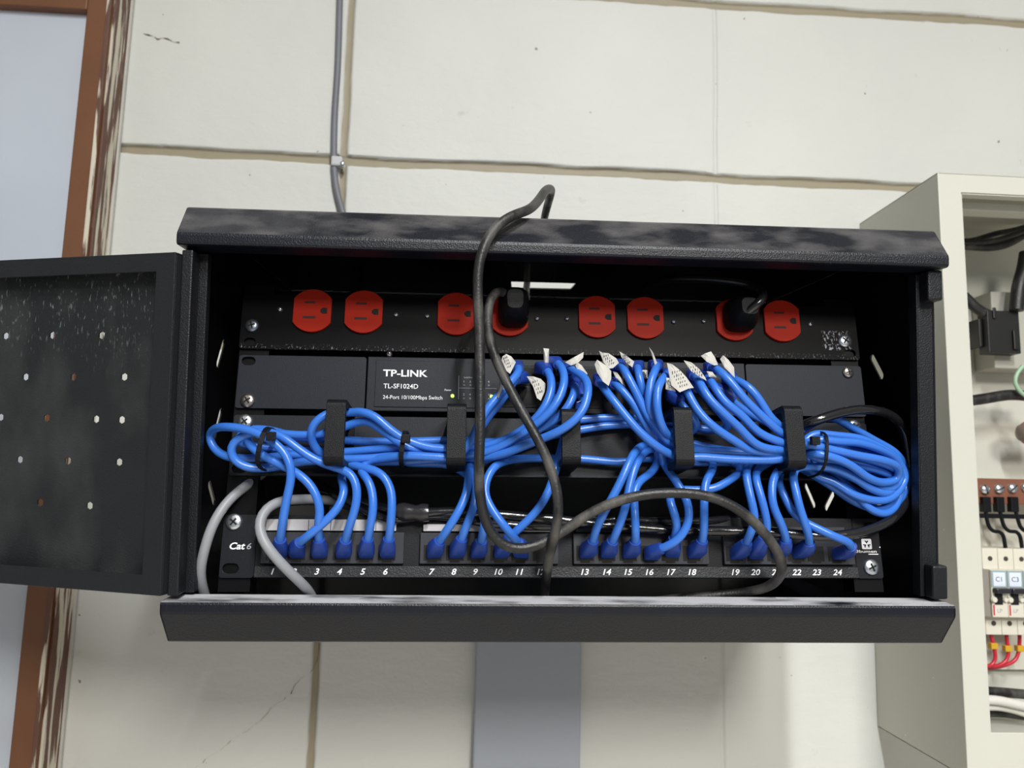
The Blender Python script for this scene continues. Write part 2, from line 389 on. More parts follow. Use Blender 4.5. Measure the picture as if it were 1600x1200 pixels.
chev = lambda y, z: [((y, z), (y - 12, z - 17))]
side(0, 1.3, [((105, 184), (93, 166)), ((85, 71), (97, 57)), ((140, 76), (140, 60)), ((218, 64), (204, 51)), ((184, 54), (180, 40)), ((105, 128), (93, 110)), ((150, 128), (162, 110)), ((200, 128), (188, 110))], 'side_panel')
side(543.7, 545, [((105, 184), (91, 168)), ((237, 66), (219, 49)), ((175, 67), (193, 49)), ((88, 72), (99, 60)), ((120, 57), (112, 47)), ((150, 130), (162, 112)), ((270, 130), (258, 112))], 'side_panel')
MB().box(0, 545, 336.7, 338, -30, 270).build('back_panel', m_in, cab)
# front flanges of the side panels
m_fl = powder('black_powder_coat_flange', (.007, .008, .011), .42)
MB().box(1.3, 15.2, 19, 20.3, 2, 238).box(14, 15.2, 20.3, 27, 2, 238).box(0, 1.3, 12, 19, 2, 238).build('front_flange', m_fl, cab, bevel=.4)
MB().box(532.6, 543.7, 19, 20.3, 2, 238).box(531.4, 532.6, 19, 29, 2, 238).build('front_flange', m_fl, cab, bevel=.4)
for z0, z1 in ((2.2, 26), (217, 239.5)):
    MB().box(534, 545, 8, 18.8, z0, z1).build('corner_block', m_fl, cab, bevel=1.5)
MB().box(3, 10.5, 3, 17, 3, 237).build('hinge_bar', m_fl, cab, bevel=1)
# mounting rails
rail = bpy.data.objects.new('rail', None)
bpy.data.objects.remove(rail)
RELM = FR.inverted() @ FK
def in_rack(mb, name, m, **k):
    mb.v = [RELM @ v for v in mb.v]; return mb.build(name, m, cab, **k)
in_rack(MB().box(0, 22, 2.6, 4.4, -24, 205).box(20.5, 22, 4.4, 20, -24, 205), 'mounting_rail', m_rail)
in_rack(MB().box(460.5, 482.5, 2.6, 4.4, -24, 205).box(460.5, 462, 4.4, 20, -24, 205), 'mounting_rail', m_rail)

# door: a pan of sheet steel, seen from inside, turned almost fully back
dv = V((-134, 42, 0)).normalized(); dn = V((-dv.y, dv.x, 0))   # dn: toward the wall side
if dn.y < 0: dn = -dn
D0 = V((1, -2.5, 0)); DL = 505
def dpt(s, z, t): p = D0 + dv * s + dn * t; return (p.x, p.y, z)
Dw = FR @ (D0 / 1000); Dn = MR @ dn
def door_s(px, py):
    P = FR.inverted() @ hit(px, py, Dw + Dn * .0135, Dn); P *= 1000; return ((P - D0).dot(dv), P.z)
holes = []
known = [(10, 525), (83, 524), (160, 524), (41, 589), (116, 589), (195, 589), (2, 652), (74, 653), (151, 655), (191, 656), (32, 718), (107, 720), (187, 722), (64, 785), (141, 790)]
pts = [door_s(*k) for k in known]
ds = pts[1][0] - pts[2][0]
for s0, z0 in ((pts[0][0], pts[0][1]), (pts[3][0] + 0, pts[3][1]), (pts[6][0], pts[6][1]), (pts[10][0], pts[10][1]), (pts[13][0], pts[13][1])):
    for k in range(1, 9): pts.append((s0 + ds * k, z0))
for s, z in pts:
    if s < DL - 20: holes.append([(s + 2.95 * math.cos(math.pi / 6 + i * math.pi / 3), z + 2.95 * math.sin(math.pi / 6 + i * math.pi / 3)) for i in range(6)])
mb = MB(); mb.plate([(0, 4), (DL, 4), (DL, 234), (0, 234)], holes, dpt, 12.8, 14)
door = mb.build('door', m_door, cab)
mb = MB(); e = 13
mb.plate([(0, 4), (DL, 4), (DL, 234), (0, 234)], [[(e + 2, 4 + e), (DL - e, 4 + e), (DL - e, 234 - e), (e + 2, 234 - e)]], dpt, 0, 1.2)
mb.plate([(0, 232.8), (DL, 232.8), (DL, 234), (0, 234)], [], dpt, 1.2, 12.8)
mb.plate([(0, 4), (DL, 4), (DL, 5.2), (0, 5.2)], [], dpt, 1.2, 12.8)
mb.plate([(0, 5.2), (1.2, 5.2), (1.2, 232.8), (0, 232.8)], [], dpt, 1.2, 12.8)
mb.build('door_frame', powder('black_powder_coat_door_frame', (.011, .0125, .015), .45), door, bevel=.5)

# ------------------------------------------------------------------ screws
def phillips(par, x, z, r, m, y=0, washer=False, name='screw', rot=.5):
    mb = MB(); mb.lathe((x, y, z), ([(r * 1.25, -.2), (r * 1.25, .6)] if washer else []) + [(r, 0 if not washer else .6), (r, .9), (r * .88, 1.7), (r * .6, 2.3), (r * .2, 2.55)], n=20)
    o = mb.build(name, m, par, True)
    mb = MB()
    for a in (rot, rot + math.pi / 2):
        c, s = math.cos(a), math.sin(a); L = r * .52; W = r * .10
        mb.plate([(-L, -W), (L, -W), (L, W), (-L, W)], [], lambda u, v, t: (x + u * c - v * s, y + t, z + u * s + v * c), -2.85, -2.2)
    mb.build('screw_recess', m_hole, o)
    return o
def ear_plate(mb, x0, x1, z0, z1, slots, y0=0, y1=2.2, r=2):
    o = []
    for cx, cz, a0 in ((x1 - r, z1 - r, 0), (x0 + r, z1 - r, 90), (x0 + r, z0 + r, 180), (x1 - r, z0 + r, 270)):
        for k in range(4): a = math.radians(a0 + 30 * k); o.append((cx + r * math.cos(a), cz + r * math.sin(a)))
    return mb.plate(o, [slot(*s) for s in slots], lambda a, b, t: (a, t, b), y0, y1)

# ------------------------------------------------------------------ power strip (rack-local mm)
pdu = thing('power_strip', FK, 'black rack power strip with eight orange-red sockets at the top of the cabinet', 'power strip')
mb = MB(); ear_plate(mb, 0, 483, 153.5, 197.5, [((6.5, 158.8), (9, 158.8), 6.5), ((474, 158.8), (477, 158.8), 6.5)])
mb.box(24, 459, 2.2, 45, 156, 195)
pb = mb.build('housing', m_pdu, pdu, bevel=.6)
phillips(pdu, 8.5, 171.6, 5.2, mat('dull_zinc', (.22, .24, .30), .35, .9), rot=.3); phillips(pdu, 472, 169, 5.6, m_zinc, rot=.9)
for x, z in ((28.6, 185), (116.9, 182.8), (141, 182.3), (226.2, 182.2), (249.8, 182.7), (334.3, 182), (358.5, 183), (444.7, 182.3)):
    phillips(pdu, x, z, 1.9, m_zinc, rot=random.random())
OX = [53.3, 92.3, 163.3, 204.6, 273.2, 311.6, 382.8, 421.5]
for i, x in enumerate(OX):
    z = 184.2; R = 17.2; hw = 14.3; o = []
    a0 = math.acos(hw / R)
    for k in range(13): a = a0 + (math.pi - 2 * a0) * k / 12; o.append((x + R * math.cos(a), z + R * math.sin(a)))
    for k in range(13): a = math.pi + a0 + (math.pi - 2 * a0) * k / 12; o.append((x + R * math.cos(a), z + R * math.sin(a)))
    mb = MB(); mb.plate(o, [], lambda a, b, t: (a, t, b), -2.6, 1)
    so = mb.build('socket', m_red, pdu, bevel=.7)
    mb = MB(); mb.box(x - 6.2, x + 2.0, -2.75, -2.5, z + 5.6, z + 7.2).box(x - 6.8, x + 2.6, -2.75, -2.5, z - 6.6, z - 4.8)
    mb.build('blade_slots', m_slot, so)
    MB().plate([(x + 11.2, z - 2.6), (x + 11.2, z + 2.2), (x + 8, z + 2.2), (x + 6.2, z + .8), (x + 6.2, z - 1.2), (x + 8, z - 2.6)], [], lambda a, b, t: (a, t, b), -2.75, -2.5).build('ground_slot', m_hole, so)

# ------------------------------------------------------------------ network switch
sw = thing('network_switch', FK, 'charcoal network switch with white print, its right half full of blue cables', 'network switch')
ear_plate(MB(), 1, 96, 107.5, 148.5, [((6, 143.8), (10, 143.8), 6.5)]).build('mounting_ear', m_sw, sw, bevel=.5)
ear_plate(MB(), 389.8, 483, 107.5, 148.5, [((473, 113), (477, 113), 6.5)]).build('mounting_ear', m_sw, sw, bevel=.5)
MB().box(97, 389, 0, 2.2, 106.8, 149).box(99, 387, 2.2, 120, 108, 148).build('chassis', m_sw2, sw, bevel=.6)
MB().box(103.2, 197.5, -.7, 0, 109.8, 146).build('bezel', m_sw2, sw, bevel=.5)
mb = MB()
for k in range(2):
    for a, b in ((199, 277), (283, 361)):
        mb.box(a, b, -.7, 0, 111 + 17.5 * k, 126.5 + 17.5 * k)
mb.build('port_block', m_plas, sw, bevel=.3)
mb = MB()
for bx in (199, 283):
    for c in range(6):
        for k in range(2): mb.box(bx + 1 + c * 12.8, bx + 12.2 + c * 12.8, -.95, -.6, 113 + 17.5 * k, 124.5 + 17.5 * k)
mb.build('port_openings', m_hole, sw)
text('TP-LINK', 109.0, -.75, 133.6, 5.1, m_white, sw, bold=.16, wide=1.25)
text('TL-SF1024D', 109.6, -.75, 124.2, 3.6, m_white, sw, bold=.03, wide=1.0)
text('24-Port 10/100Mbps Switch', 109.4, -.75, 116.0, 2.9, m_white, sw, wide=.96)
text('Power', 155.5, -.75, 122.8, 1.6, m_white, sw, wide=.85)
mb = MB()
mb.box(166, 166.25, -.8, -.7, 116.5, 135).box(166, 195, -.8, -.7, 125.2, 125.4)
mb.build('light_table_lines', m_grey, sw)
for k in range(5):
    x = 169.5 + k * 4.7
    text(str(2 * k + 1), x, -.75, 129.5, 1.7, m_grey, sw); text(str(2 * k + 2), x, -.75, 119.5, 1.7, m_grey, sw)
text('Link/Act', 170, -.75, 133, 1.3, m_grey, sw)
mb = MB()
for k in range(5): mb.box(169.6 + k * 4.7, 170.9 + k * 4.7, -.85, -.7, 116.6, 117.9).box(169.6 + k * 4.7, 170.9 + k * 4.7, -.85, -.7, 127, 128.3)
mb.build('unlit_lights', m_slot if 0 else mat('unlit_led', (.05, .07, .05), .3), sw)
for px, py in ((707, 619), (768, 620)):
    q = rl(px, py); MB().lathe((q.x, -.6, q.z), [(1.35, 0), (1.35, .5), (1.0, 1.1), (.3, 1.3)], n=14).build('green_light', m_led, sw, True)
phillips(sw, 10.1, 113.2, 5.4, m_nick, rot=.6); phillips(sw, 471.8, 143, 4.6, m_nick, rot=.2)
phillips(sw, 112.9, 151.2, 2.3, m_nick, y=1, rot=.1)

# ------------------------------------------------------------------ cable manager with five rings
mg = thing('cable_manager', FK, 'dark grey rack cable manager panel with a row of black plastic rings', 'cable manager')
ear_plate(MB(), 1, 482, 57.5, 102.5, [((6, 62.5), (10, 62.5), 6.5), ((473, 62.5), (477, 62.5), 6.5)]).build('panel', m_mgr, mg, bevel=.5)
MB().box(20, 463, -3.5, 0, 57.6, 59.4).build('panel_lip', m_mgr, mg, bevel=.4)
phillips(mg, 9.6, 97.2, 5.6, m_zinc, washer=False, rot=.7); phillips(mg, 472, 99.5, 5.4, m_zinc, rot=.5)
for i, (x, z0, z1) in enumerate(((83.2, 59.8, 105.2), (165.6, 60, 103.5), (244.8, 61.5, 101), (324, 60.5, 103.5), (403.6, 60.5, 105.5))):
    hw = 6.6; mb = MB(); th = 4.6
    def rr(a, b, c, d, r):
        o = []
        for cx, cz, a0 in ((c - r, d - r, 0), (a + r, d - r, 90), (a + r, b + r, 180), (c - r, b + r, 270)):
            for k in range(5): q = math.radians(a0 + 22.5 * k); o.append((cx + r * math.cos(q), cz + r * math.sin(q)))
        return o
    mb.plate(rr(-48, z0, 0, z1, 5), [rr(-48 + th, z0 + th, -2.5, z1 - th, 3)], lambda a, b, t: (t, a, b), x - hw, x + hw)
    mb.build('cable_ring', m_plas, mg, bevel=1.1, seg=3)

# ------------------------------------------------------------------ patch panel
pp = thing('patch_bay', FK, 'black 24 port patch panel with white numbers at the bottom of the cabinet', 'patch panel')
mb = MB(); ear_plate(mb, .5, 24.5, -14.5, 29.5, [((6, -8), (10.5, -8), 7)]); mb.build('mounting_ear', m_pp, pp, bevel=.5)
mb = MB(); ear_plate(mb, 462.5, 482.3, -14.5, 29.5, [((474, 24), (478, 24), 6)]); mb.build('mounting_ear', m_pp, pp, bevel=.5)
MB().box(24.5, 462.5, 0, 2, -14.5, 29.5).box(26, 461, 2, 28, 24, 29).build('body', m_pp, pp, bevel=.5)
NUMX = {}
npx = {1: 428, 2: 462, 3: 497, 4: 532, 5: 568, 6: 603, 7: 674, 8: 709, 9: 742, 10: 778, 11: 811, 12: 844, 13: 912, 14: 946, 15: 979, 16: 1012, 17: 1045, 18: 1078, 19: 1145, 20: 1177, 21: 1209, 22: 1241, 23: 1272, 24: 1304}
bot = powder('patch_lower_strip', (.016, .017, .021), .4)
MB().box(26, 461, -5, 0, -14, -6.4).build('number_strip', bot, pp, bevel=.4)
for g, (a, b_) in enumerate(((1, 6), (7, 12), (13, 18), (19, 24))):
    xa = rl(npx[a], 860).x + 2.5 - 10.5; xb = rl(npx[b_], 860).x + 2.5 + 10.5
    MB().box(xa, xb, -4, 0, -4.6, 17.2).build('port_block', m_port, pp, bevel=.5)
    mb = MB()
    if g < 2: MB().box(xa + 2, xb - 6, -4.6, 0, 18.2 - (0), 26.2 - (3 if g else 0)).build('label_strip', m_lab, pp, bevel=.3)
    else: MB().box(xa + 2, xb - 6, -4.6, 0, 18.2, 22.5).build('label_strip', m_port, pp, bevel=.3)
    mb = MB()
    for n in range(a, b_ + 1):
        cx = rl(npx[n], 893).x; NUMX[n] = cx
        px_ = cx + .6
        mb.box(px_ - 6.2, px_ + 6.2, -4.25, -3.9, -2.2, 8.5); mb.box(px_ - 3.4, px_ + 3.4, -4.25, -3.9, -3.6, -2.2)
        wdt = .95
        text(str(n), cx - (1.9 if n < 10 else 3.9), -5.1, -12.0, 4.1, m_white, pp, name='port_number', shear=.25, wide=1.12, bold=.10)
        if g == 0 and n < 6: MB().box(cx + 7.6, cx + 8.0, -4.75, -4.5, 18.4, 26).build('label_gap', m_plas, pp)
    mb.build('port_openings', m_hole, pp)
phillips(pp, 8, 24.4, 5.9, m_zinc, rot=.9); phillips(pp, 473.4, -6.3, 5.9, m_zinc, rot=.4)
q = rl(357, 858); text('Cat', q.x, -.1, q.z, 4.6, m_white, pp, bold=.16, shear=.2, wide=1.12)
q = rl(384, 858); text('6', q.x, -.1, q.z, 4.2, m_grey, pp, bold=.02, shear=.2, wide=1.2)
# maker's badge: rounded square with a three-pointed mark, word below
q = rl(1354, 850); cx, cz = q.x, q.z
o = []
for ax_, az_, a0 in ((2.9, 2.9, 0), (-2.9, 2.9, 90), (-2.9, -2.9, 180), (2.9, -2.9, 270)):
    for k in range(4): a = math.radians(a0 + 30 * k); o.append((cx + ax_ + .9 * math.cos(a), cz + az_ + .9 * math.sin(a)))
badge = MB().plate(o, [], lambda a, b, t: (a, t, b), -.12, .1).build('badge', m_white, pp)
mb = MB()
for a in (math.pi / 2, math.pi * 7 / 6, -math.pi / 6):
    def rt(u, v): return (cx + u * math.cos(a) - v * math.sin(a), cz - .2 + u * math.sin(a) + v * math.cos(a))
    poly = [rt(.5, 0), rt(2.5, 1.5), rt(2.7, .7), rt(2.0, 0), rt(2.7, -.7), rt(2.5, -1.5)]
    mb.plate(poly, [], lambda u, v, t: (u, t, v), -.25, -.1)
mb.build('badge_mark', m_pp, badge)
q = rl(1337, 863.5); text('3bumen', q.x, -.1, q.z, 2.0, m_white, pp, bold=.03, wide=1.75)
q = rl(1357, 867); MB().box(q.x, q.x + 7.5, -.15, .05, q.z + .2, q.z + .8).build('lettering', m_white, pp)
q = rl(1373, 858); MB().lathe((q.x + 1, .05, q.z + 1.4), [(.5, 0), (.5, .15)], n=10).build('lettering', m_white, pp)

# ------------------------------------------------------------------ blue patch cables: (px, py, distance in front of the rack plane)
PC = {
1: [(437,866,0),(437,852,16),(441,820,30),(448,780,36),(455,745,40),(452,720,42),(438,700,42),(415,683,42),(385,671,40),(355,667,34),(335,670,22),(327,680,14),(333,700,14),(352,713,15),(385,716,14),(450,712,12),(522,708,14),(580,703,18),(632,699,24),(713,700,22),(760,697,24),(810,676,32),(845,645,40),(861,612,40),(860,588,34),(851,575,24),(845,576,8)],
2: [(466,866,0),(464,853,16),(480,838,28),(508,815,30),(530,790,30),(538,765,28),(533,742,18),(548,728,12),(580,722,12),(632,721,15),(713,716,15),(775,712,30),(835,690,46),(885,667,57),(910,642,59),(919,612,57),(915,592,50),(897,579,40),(886,576,24),(880,578,8)],
3: [(500,866,0),(499,852,16),(497,820,30),(500,795,34),(490,765,36),(468,742,36),(440,727,34),(412,712,34),(393,698,32),(384,682,28),(392,671,22),(420,672,14),(470,684,10),(522,686,10),(580,690,10),(632,690,10),(713,688,10),(780,690,16),(840,672,30),(880,645,36),(896,618,36),(898,600,26),(892,590,8)],
4: [(537,866,0),(538,852,16),(545,825,28),(556,790,34),(558,765,36),(548,740,36),(520,729,34),(492,718,34),(462,698,36),(440,682,36),(410,674,34),(382,680,32),(364,692,30),(359,706,28),(368,722,26),(390,731,24),(420,731,20),(470,722,16),(522,718,20),(580,716,22),(632,711,24),(713,712,24),(770,703,30),(825,672,40),(862,640,46),(878,612,46),(882,590,42),(877,573,34),(868,566,24),(862,568,8)],
5: [(573,866,0),(573,852,16),(578,825,26),(583,795,30),(581,765,30),(572,745,28),(562,735,22),(572,723,20),(600,716,26),(632,712,34),(680,714,36),(713,714,36),(735,690,38),(757,645,42),(775,622,42),(797,598,40),(811,580,34),(806,572,22),(802,578,8)],
6: [(606,866,0),(606,852,16),(610,825,26),(612,795,30),(612,770,30),(603,748,30),(588,736,28),(565,730,24),(535,722,16),(505,712,16),(490,696,20),(485,678,26),(492,660,30),(508,648,30),(522,643,28),(545,645,28),(565,643,34),(585,650,36),(605,667,36),(632,686,34),(675,700,34),(713,700,34),(735,690,30),(762,652,30),(780,630,32),(793,612,34),(806,592,28),(814,590,16),(817,592,8)],
7: [(677,866,0),(684,850,17),(700,826,28),(716,800,30),(729,770,28),(732,745,22),(735,722,14),(755,702,8),(800,685,7),(850,668,6),(905,656,8),(1000,653,8),(1060,662,8),(1110,672,10),(1138,668,18),(1130,650,30),(1112,630,38),(1098,612,38),(1088,604,26),(1083,606,8)],
8: [(712,866,0),(718,851,16),(727,826,26),(738,798,28),(744,768,26),(741,742,20),(748,724,13),(775,712,10),(820,696,7),(865,680,6),(905,672,8),(950,665,8),(1000,664,7),(1040,672,8),(1075,678,12),(1090,665,20),(1072,640,26),(1056,622,22),(1050,614,8)],
9: [(745,866,0),(751,851,16),(755,828,26),(759,805,28),(757,780,28),(745,757,22),(725,738,12),(700,726,8),(632,722,6),(580,706,6),(522,706,6),(460,704,8),(405,698,10),(376,694,14),(370,684,18),(388,675,18),(430,677,18),(480,680,20),(515,676,22),(545,664,24),(572,657,28),(600,674,30),(632,696,33),(675,708,26),(713,716,6),(770,704,22),(815,690,22),(850,664,28),(864,640,30),(872,618,26),(872,604,8)],
10: [(782,866,0),(789,850,16),(802,834,24),(828,810,28),(848,785,30),(860,760,30),(868,735,30),(873,715,26),(878,696,20),(886,670,12),(900,650,10),(912,632,12),(912,612,14),(908,604,8)],
11: [(815,866,0),(811,850,17),(801,838,32),(780,812,36),(764,788,34),(757,768,32),(762,745,30),(775,727,26),(800,718,16),(850,716,8),(905,717,8),(975,722,8),(1010,716,8),(1069,722,6),(1150,722,6),(1243,722,8),(1297,750,14),(1331,768,18),(1356,793,20),(1380,803,16),(1398,792,10),(1408,765,8),(1408,735,10),(1383,716,18),(1342,706,20),(1297,706,20),(1243,688,18),(1225,672,18),(1187,655,16),(1150,632,18),(1130,612,20),(1120,606,8)],
13: [(914,866,0),(925,850,18),(931,828,28),(947,795,34),(965,762,36),(980,730,36),(992,706,30),(1012,694,16),(1045,690,8),(1069,690,8),(1110,700,8),(1170,706,8),(1243,700,8),(1290,716,10),(1331,735,12),(1372,748,14),(1398,742,16),(1408,726,18),(1398,713,22),(1376,699,26),(1342,685,32),(1309,681,34),(1268,679,34),(1250,700,34),(1231,715,36),(1150,718,36),(1090,714,36),(1069,716,36),(1050,711,36),(1024,696,42),(995,670,44),(978,650,44),(958,625,42),(943,606,36),(938,594,22),(941,590,8)],
14: [(948,866,0),(955,850,18),(965,827,28),(977,793,32),(984,757,32),(993,728,30),(1007,706,22),(1030,700,10),(1069,700,4),(1110,712,5),(1180,716,5),(1243,710,6),(1290,728,12),(1336,768,12),(1375,776,12),(1400,768,10),(1413,745,8),(1405,728,14),(1372,712,20),(1320,700,26),(1277,690,28),(1243,696,26),(1180,706,20),(1110,704,20),(1069,702,24),(1055,700,30),(1038,685,36),(1012,650,38),(995,615,40),(982,590,40),(972,573,34),(965,570,20),(966,574,8)],
15: [(981,866,0),(992,850,18),(993,825,28),(991,785,28),(992,762,26),(1004,748,22),(1018,738,16),(1028,720,12),(1024,690,18),(1012,650,26),(1004,612,34),(999,590,36),(996,574,28),(993,574,8)],
16: [(1016,868,0),(1024,860,16),(1046,852,24),(1066,836,28),(1077,809,30),(1074,784,30),(1064,764,28),(1048,740,24),(1036,722,18),(1032,700,24),(1022,668,34),(1014,635,42),(1016,600,44),(1024,578,40),(1026,570,28),(1022,576,8)],
17: [(1050,866,0),(1052,846,17),(1058,820,26),(1050,792,28),(1046,772,22),(1060,765,20),(1085,766,22),(1116,763,24),(1140,750,22),(1158,735,18),(1150,724,12),(1110,710,12),(1069,694,18),(1052,688,30),(1036,670,44),(1027,640,50),(1028,606,50),(1037,590,44),(1045,584,28),(1044,588,8)],
18: [(1082,866,0),(1096,850,18),(1100,822,28),(1100,785,30),(1103,752,28),(1114,733,22),(1112,720,14),(1090,708,14),(1069,706,14),(1045,700,24),(1020,680,30),(1002,652,34),(985,624,36),(966,604,34),(958,598,22),(958,602,8)],
19: [(1147,868,0),(1164,854,16),(1171,836,24),(1180,812,28),(1177,795,30),(1170,765,30),(1166,738,26),(1175,722,14),(1200,714,12),(1243,708,12),(1275,728,16),(1300,734,18),(1331,746,20),(1362,760,22),(1396,762,18),(1408,744,16),(1395,730,24),(1342,714,30),(1309,704,34),(1264,696,38),(1243,700,36),(1231,706,36),(1172,703,40),(1150,690,44),(1122,672,47),(1102,655,48),(1086,635,46),(1074,612,44),(1068,603,32),(1062,606,8)],
20: [(1179,868,0),(1187,853,16),(1199,828,24),(1196,805,28),(1190,780,30),(1182,752,28),(1181,738,22),(1195,726,16),(1243,716,18),(1275,744,20),(1300,752,22),(1336,774,24),(1380,782,20),(1402,770,16),(1414,745,14),(1403,720,20),(1376,703,30),(1342,692,36),(1309,690,40),(1277,687,40),(1250,696,36),(1231,703,38),(1184,696,44),(1155,668,48),(1130,645,50),(1106,620,50),(1093,597,44),(1086,588,32),(1084,586,8)],
21: [(1211,866,0),(1228,849,17),(1222,822,26),(1208,790,30),(1206,762,30),(1213,738,26),(1230,726,22),(1250,714,26),(1275,709,42),(1309,717,42),(1331,728,40),(1356,746,34),(1380,754,26),(1402,748,22),(1405,732,28),(1383,720,36),(1342,712,40),(1297,702,42),(1261,694,42),(1245,694,36),(1231,694,40),(1186,676,44),(1160,650,48),(1130,625,50),(1115,602,46),(1106,591,34),(1102,590,8)],
22: [(1243,866,0),(1264,852,17),(1261,828,28),(1250,795,32),(1243,765,32),(1239,743,28),(1245,730,24),(1270,730,30),(1297,730,32),(1331,744,32),(1362,764,26),(1390,770,18),(1398,752,16),(1380,738,22),(1342,728,28),(1309,722,30),(1275,716,32),(1250,700,30),(1231,684,38),(1215,672,42),(1190,650,46),(1162,622,48),(1142,597,48),(1122,578,42),(1112,574,26),(1110,578,8)],
24: [(1306,866,0),(1318,864,10),(1331,857,19),(1326,847,27),(1308,840,29),(1284,829,28),(1261,818,24),(1240,802,24),(1226,776,22),(1216,750,16),(1225,732,8),(1243,728,8),(1270,742,16),(1297,758,18),(1335,784,16),(1374,796,12),(1402,785,8),(1418,750,4),(1404,712,8),(1366,688,10),(1330,668,16),(1300,652,22),(1279,657,24),(1259,668,22),(1243,676,24),(1231,675,30),(1220,667,38),(1202,650,44),(1187,625,46),(1170,605,46),(1150,594,38),(1140,590,22),(1138,592,8)],
}
GRP = 'blue patch cables between the switch and the patch panel'
LBL = {1: 'blue patch cable looping at the far left and ending above number 1', 2: 'blue patch cable curving down leftward behind another to its plug between numbers 1 and 3',
 3: 'blue patch cable dropping to the plug above number 3', 4: 'blue patch cable dropping in a bend to the plug above number 4',
 5: 'blue patch cable dropping straight to the plug above number 5', 6: 'blue patch cable ending above number 6, looping round the leftmost ring',
 7: 'blue patch cable slanting down left to the plug above number 7', 8: 'blue patch cable slanting down left to the plug above number 8',
 9: 'blue patch cable partly behind the hanging black cord, plugged in above number 9', 10: 'blue patch cable sweeping down left from the middle ring to the plug above number 10',
 11: 'blue patch cable crossing in an X over its neighbour to the plug above number 11', 13: 'blue patch cable slanting down left under the arched cord to the plug above number 13',
 14: 'blue patch cable beside the number 13 one, plugged in above number 14', 15: 'blue patch cable dropping almost straight to the plug above number 15',
 16: 'blue patch cable hooking under its neighbour to the plug above number 16', 17: 'blue patch cable plugged in above number 17, bending off right behind its neighbour',
 18: 'blue patch cable dropping vertically to the plug above number 18', 19: 'blue patch cable plugged in above number 19, left of a close pair',
 20: 'blue patch cable plugged in above number 20, right of a close pair', 21: 'blue patch cable in a slack S curve to the plug above number 21',
 22: 'blue patch cable dropping from the rightmost ring beside the empty port 23', 24: 'blue patch cable sagging right to the plug above number 24'}
CAB = {}
def boot(mb, pts, i0, seq, sq):
    """lofted strain relief along a cable end: seq of (index, half-width); squarish near the plug"""
    T = (pts[min(i0 + 3, len(pts) - 1)] - pts[i0]).normalized()
def loft(pts, secs, up):
    """secs: list of (t along pts index, half width, half height, squareness)"""
    mb = MB(1); vs = []; n = 16
    for i, hw, hh, sq in secs:
        p = pts[i]; T = (pts[i + 1] - pts[i - 1 if i else 0]).normalized() if i < len(pts) - 1 else (pts[i] - pts[i - 1]).normalized()
        X = up.cross(T).normalized(); Y = T.cross(X)
        for j in range(n):
            a = 2 * math.pi * (j + .5) / n; c, s = math.cos(a), math.sin(a); e_ = 2 / (2 + sq * 4)
            vs.append(p + X * hw * math.copysign(abs(c) ** e_, c) + Y * hh * math.copysign(abs(s) ** e_, s))
    m = len(secs); mb.add(vs, [[i * n + j, i * n + (j + 1) % n, (i + 1) * n + (j + 1) % n, (i + 1) * n + j] for i in range(m - 1) for j in range(n)] + [list(range(n))[::-1], [(m - 1) * n + j for j in range(n)]])
    return mb
for n, P in PC.items():
    W = [RK(*p) for p in P]; pts = spline(W, .0028, 3)
    t = thing('patch_cable', Matrix.Translation(pts[0]), LBL[n], 'network cable', GRP)
    org = pts[0]; L = [p - org for p in pts]
    MB(1).tube(L, .00295, 14).build('jacket', m_blue, t, True)
    up = MK.col[2]
    for pl in (L, L[::-1]):
        acc = 0; idx = [0]; marks = (.006, .010, .016, .021)
        for i in range(1, len(pl)):
            acc += (pl[i] - pl[i - 1]).length
            if len(idx) <= len(marks) and acc >= marks[len(idx) - 1]: idx.append(i)
            if len(idx) > len(marks): break
        s = [(idx[0], .0052, .0040, 1), (idx[1], .0056, .0046, 1), (idx[2], .0058, .0048, .8), (idx[3], .0048, .0046, .3), (idx[4], .0041, .0041, 0)]
        loft(pl, s, up).build('boot', m_boot, t, True)
    CAB[n] = (t, org)

# paper tags folded round the cables at the switch end: (cable, outline in px, depth, writing)
TAGS = [
 (5, [(785,557),(791,553),(799,557),(806,566),(797,584),(788,577),(783,566)], 42, 1), (5, [(783,600),(787,604),(779,622),(775,618)], 47, 0),
 (1, [(849,544),(858,545),(857,574),(850,573)], 26, 0), (2, [(883,566),(897,558),(912,550),(911,559),(903,567),(892,571)], 40, 0), (2, [(902,566),(909,571),(918,584),(914,588),(902,577),(899,571)], 46, 0),
 (9, [(823,588),(833,588),(845,592),(853,600),(851,612),(845,626),(839,622),(833,604)], 32, 1),
 (13, [(929,569),(933,562),(947,571),(955,580),(955,592),(951,603),(942,596),(933,582)], 46, 0), (14, [(936,548),(942,551),(951,552),(963,560),(967,567),(958,575),(951,576),(943,566)], 42, 1),
 (15, [(968,549),(975,553),(991,565),(988,574),(979,567),(971,558)], 40, 1), (17, [(1014,542),(1019,548),(1027,567),(1023,570)], 40, 0),
 (18, [(957,580),(964,582),(973,594),(978,606),(972,600),(962,590)], 36, 0),
 (19, [(1042,567),(1050,569),(1062,578),(1073,590),(1084,606),(1076,607),(1062,613),(1049,602)], 52, 2), (19, [(1041,590),(1048,591),(1056,612),(1040,608)], 50, 1),
 (20, [(1068,563),(1080,566),(1092,576),(1102,590),(1104,595),(1092,588),(1080,580)], 50, 1), (22, [(1095,556),(1102,552),(1111,549),(1117,558),(1122,570),(1116,571),(1104,565)], 44, 0),
 (24, [(1125,561),(1130,555),(1138,562),(1147,574),(1148,590),(1142,584),(1132,574)], 44, 0), (21, [(1104,580),(1113,581),(1120,590),(1108,589)], 46, 0), (16, [(1001,578),(1012,578),(1012,592),(1001,591)], 30, 1)]
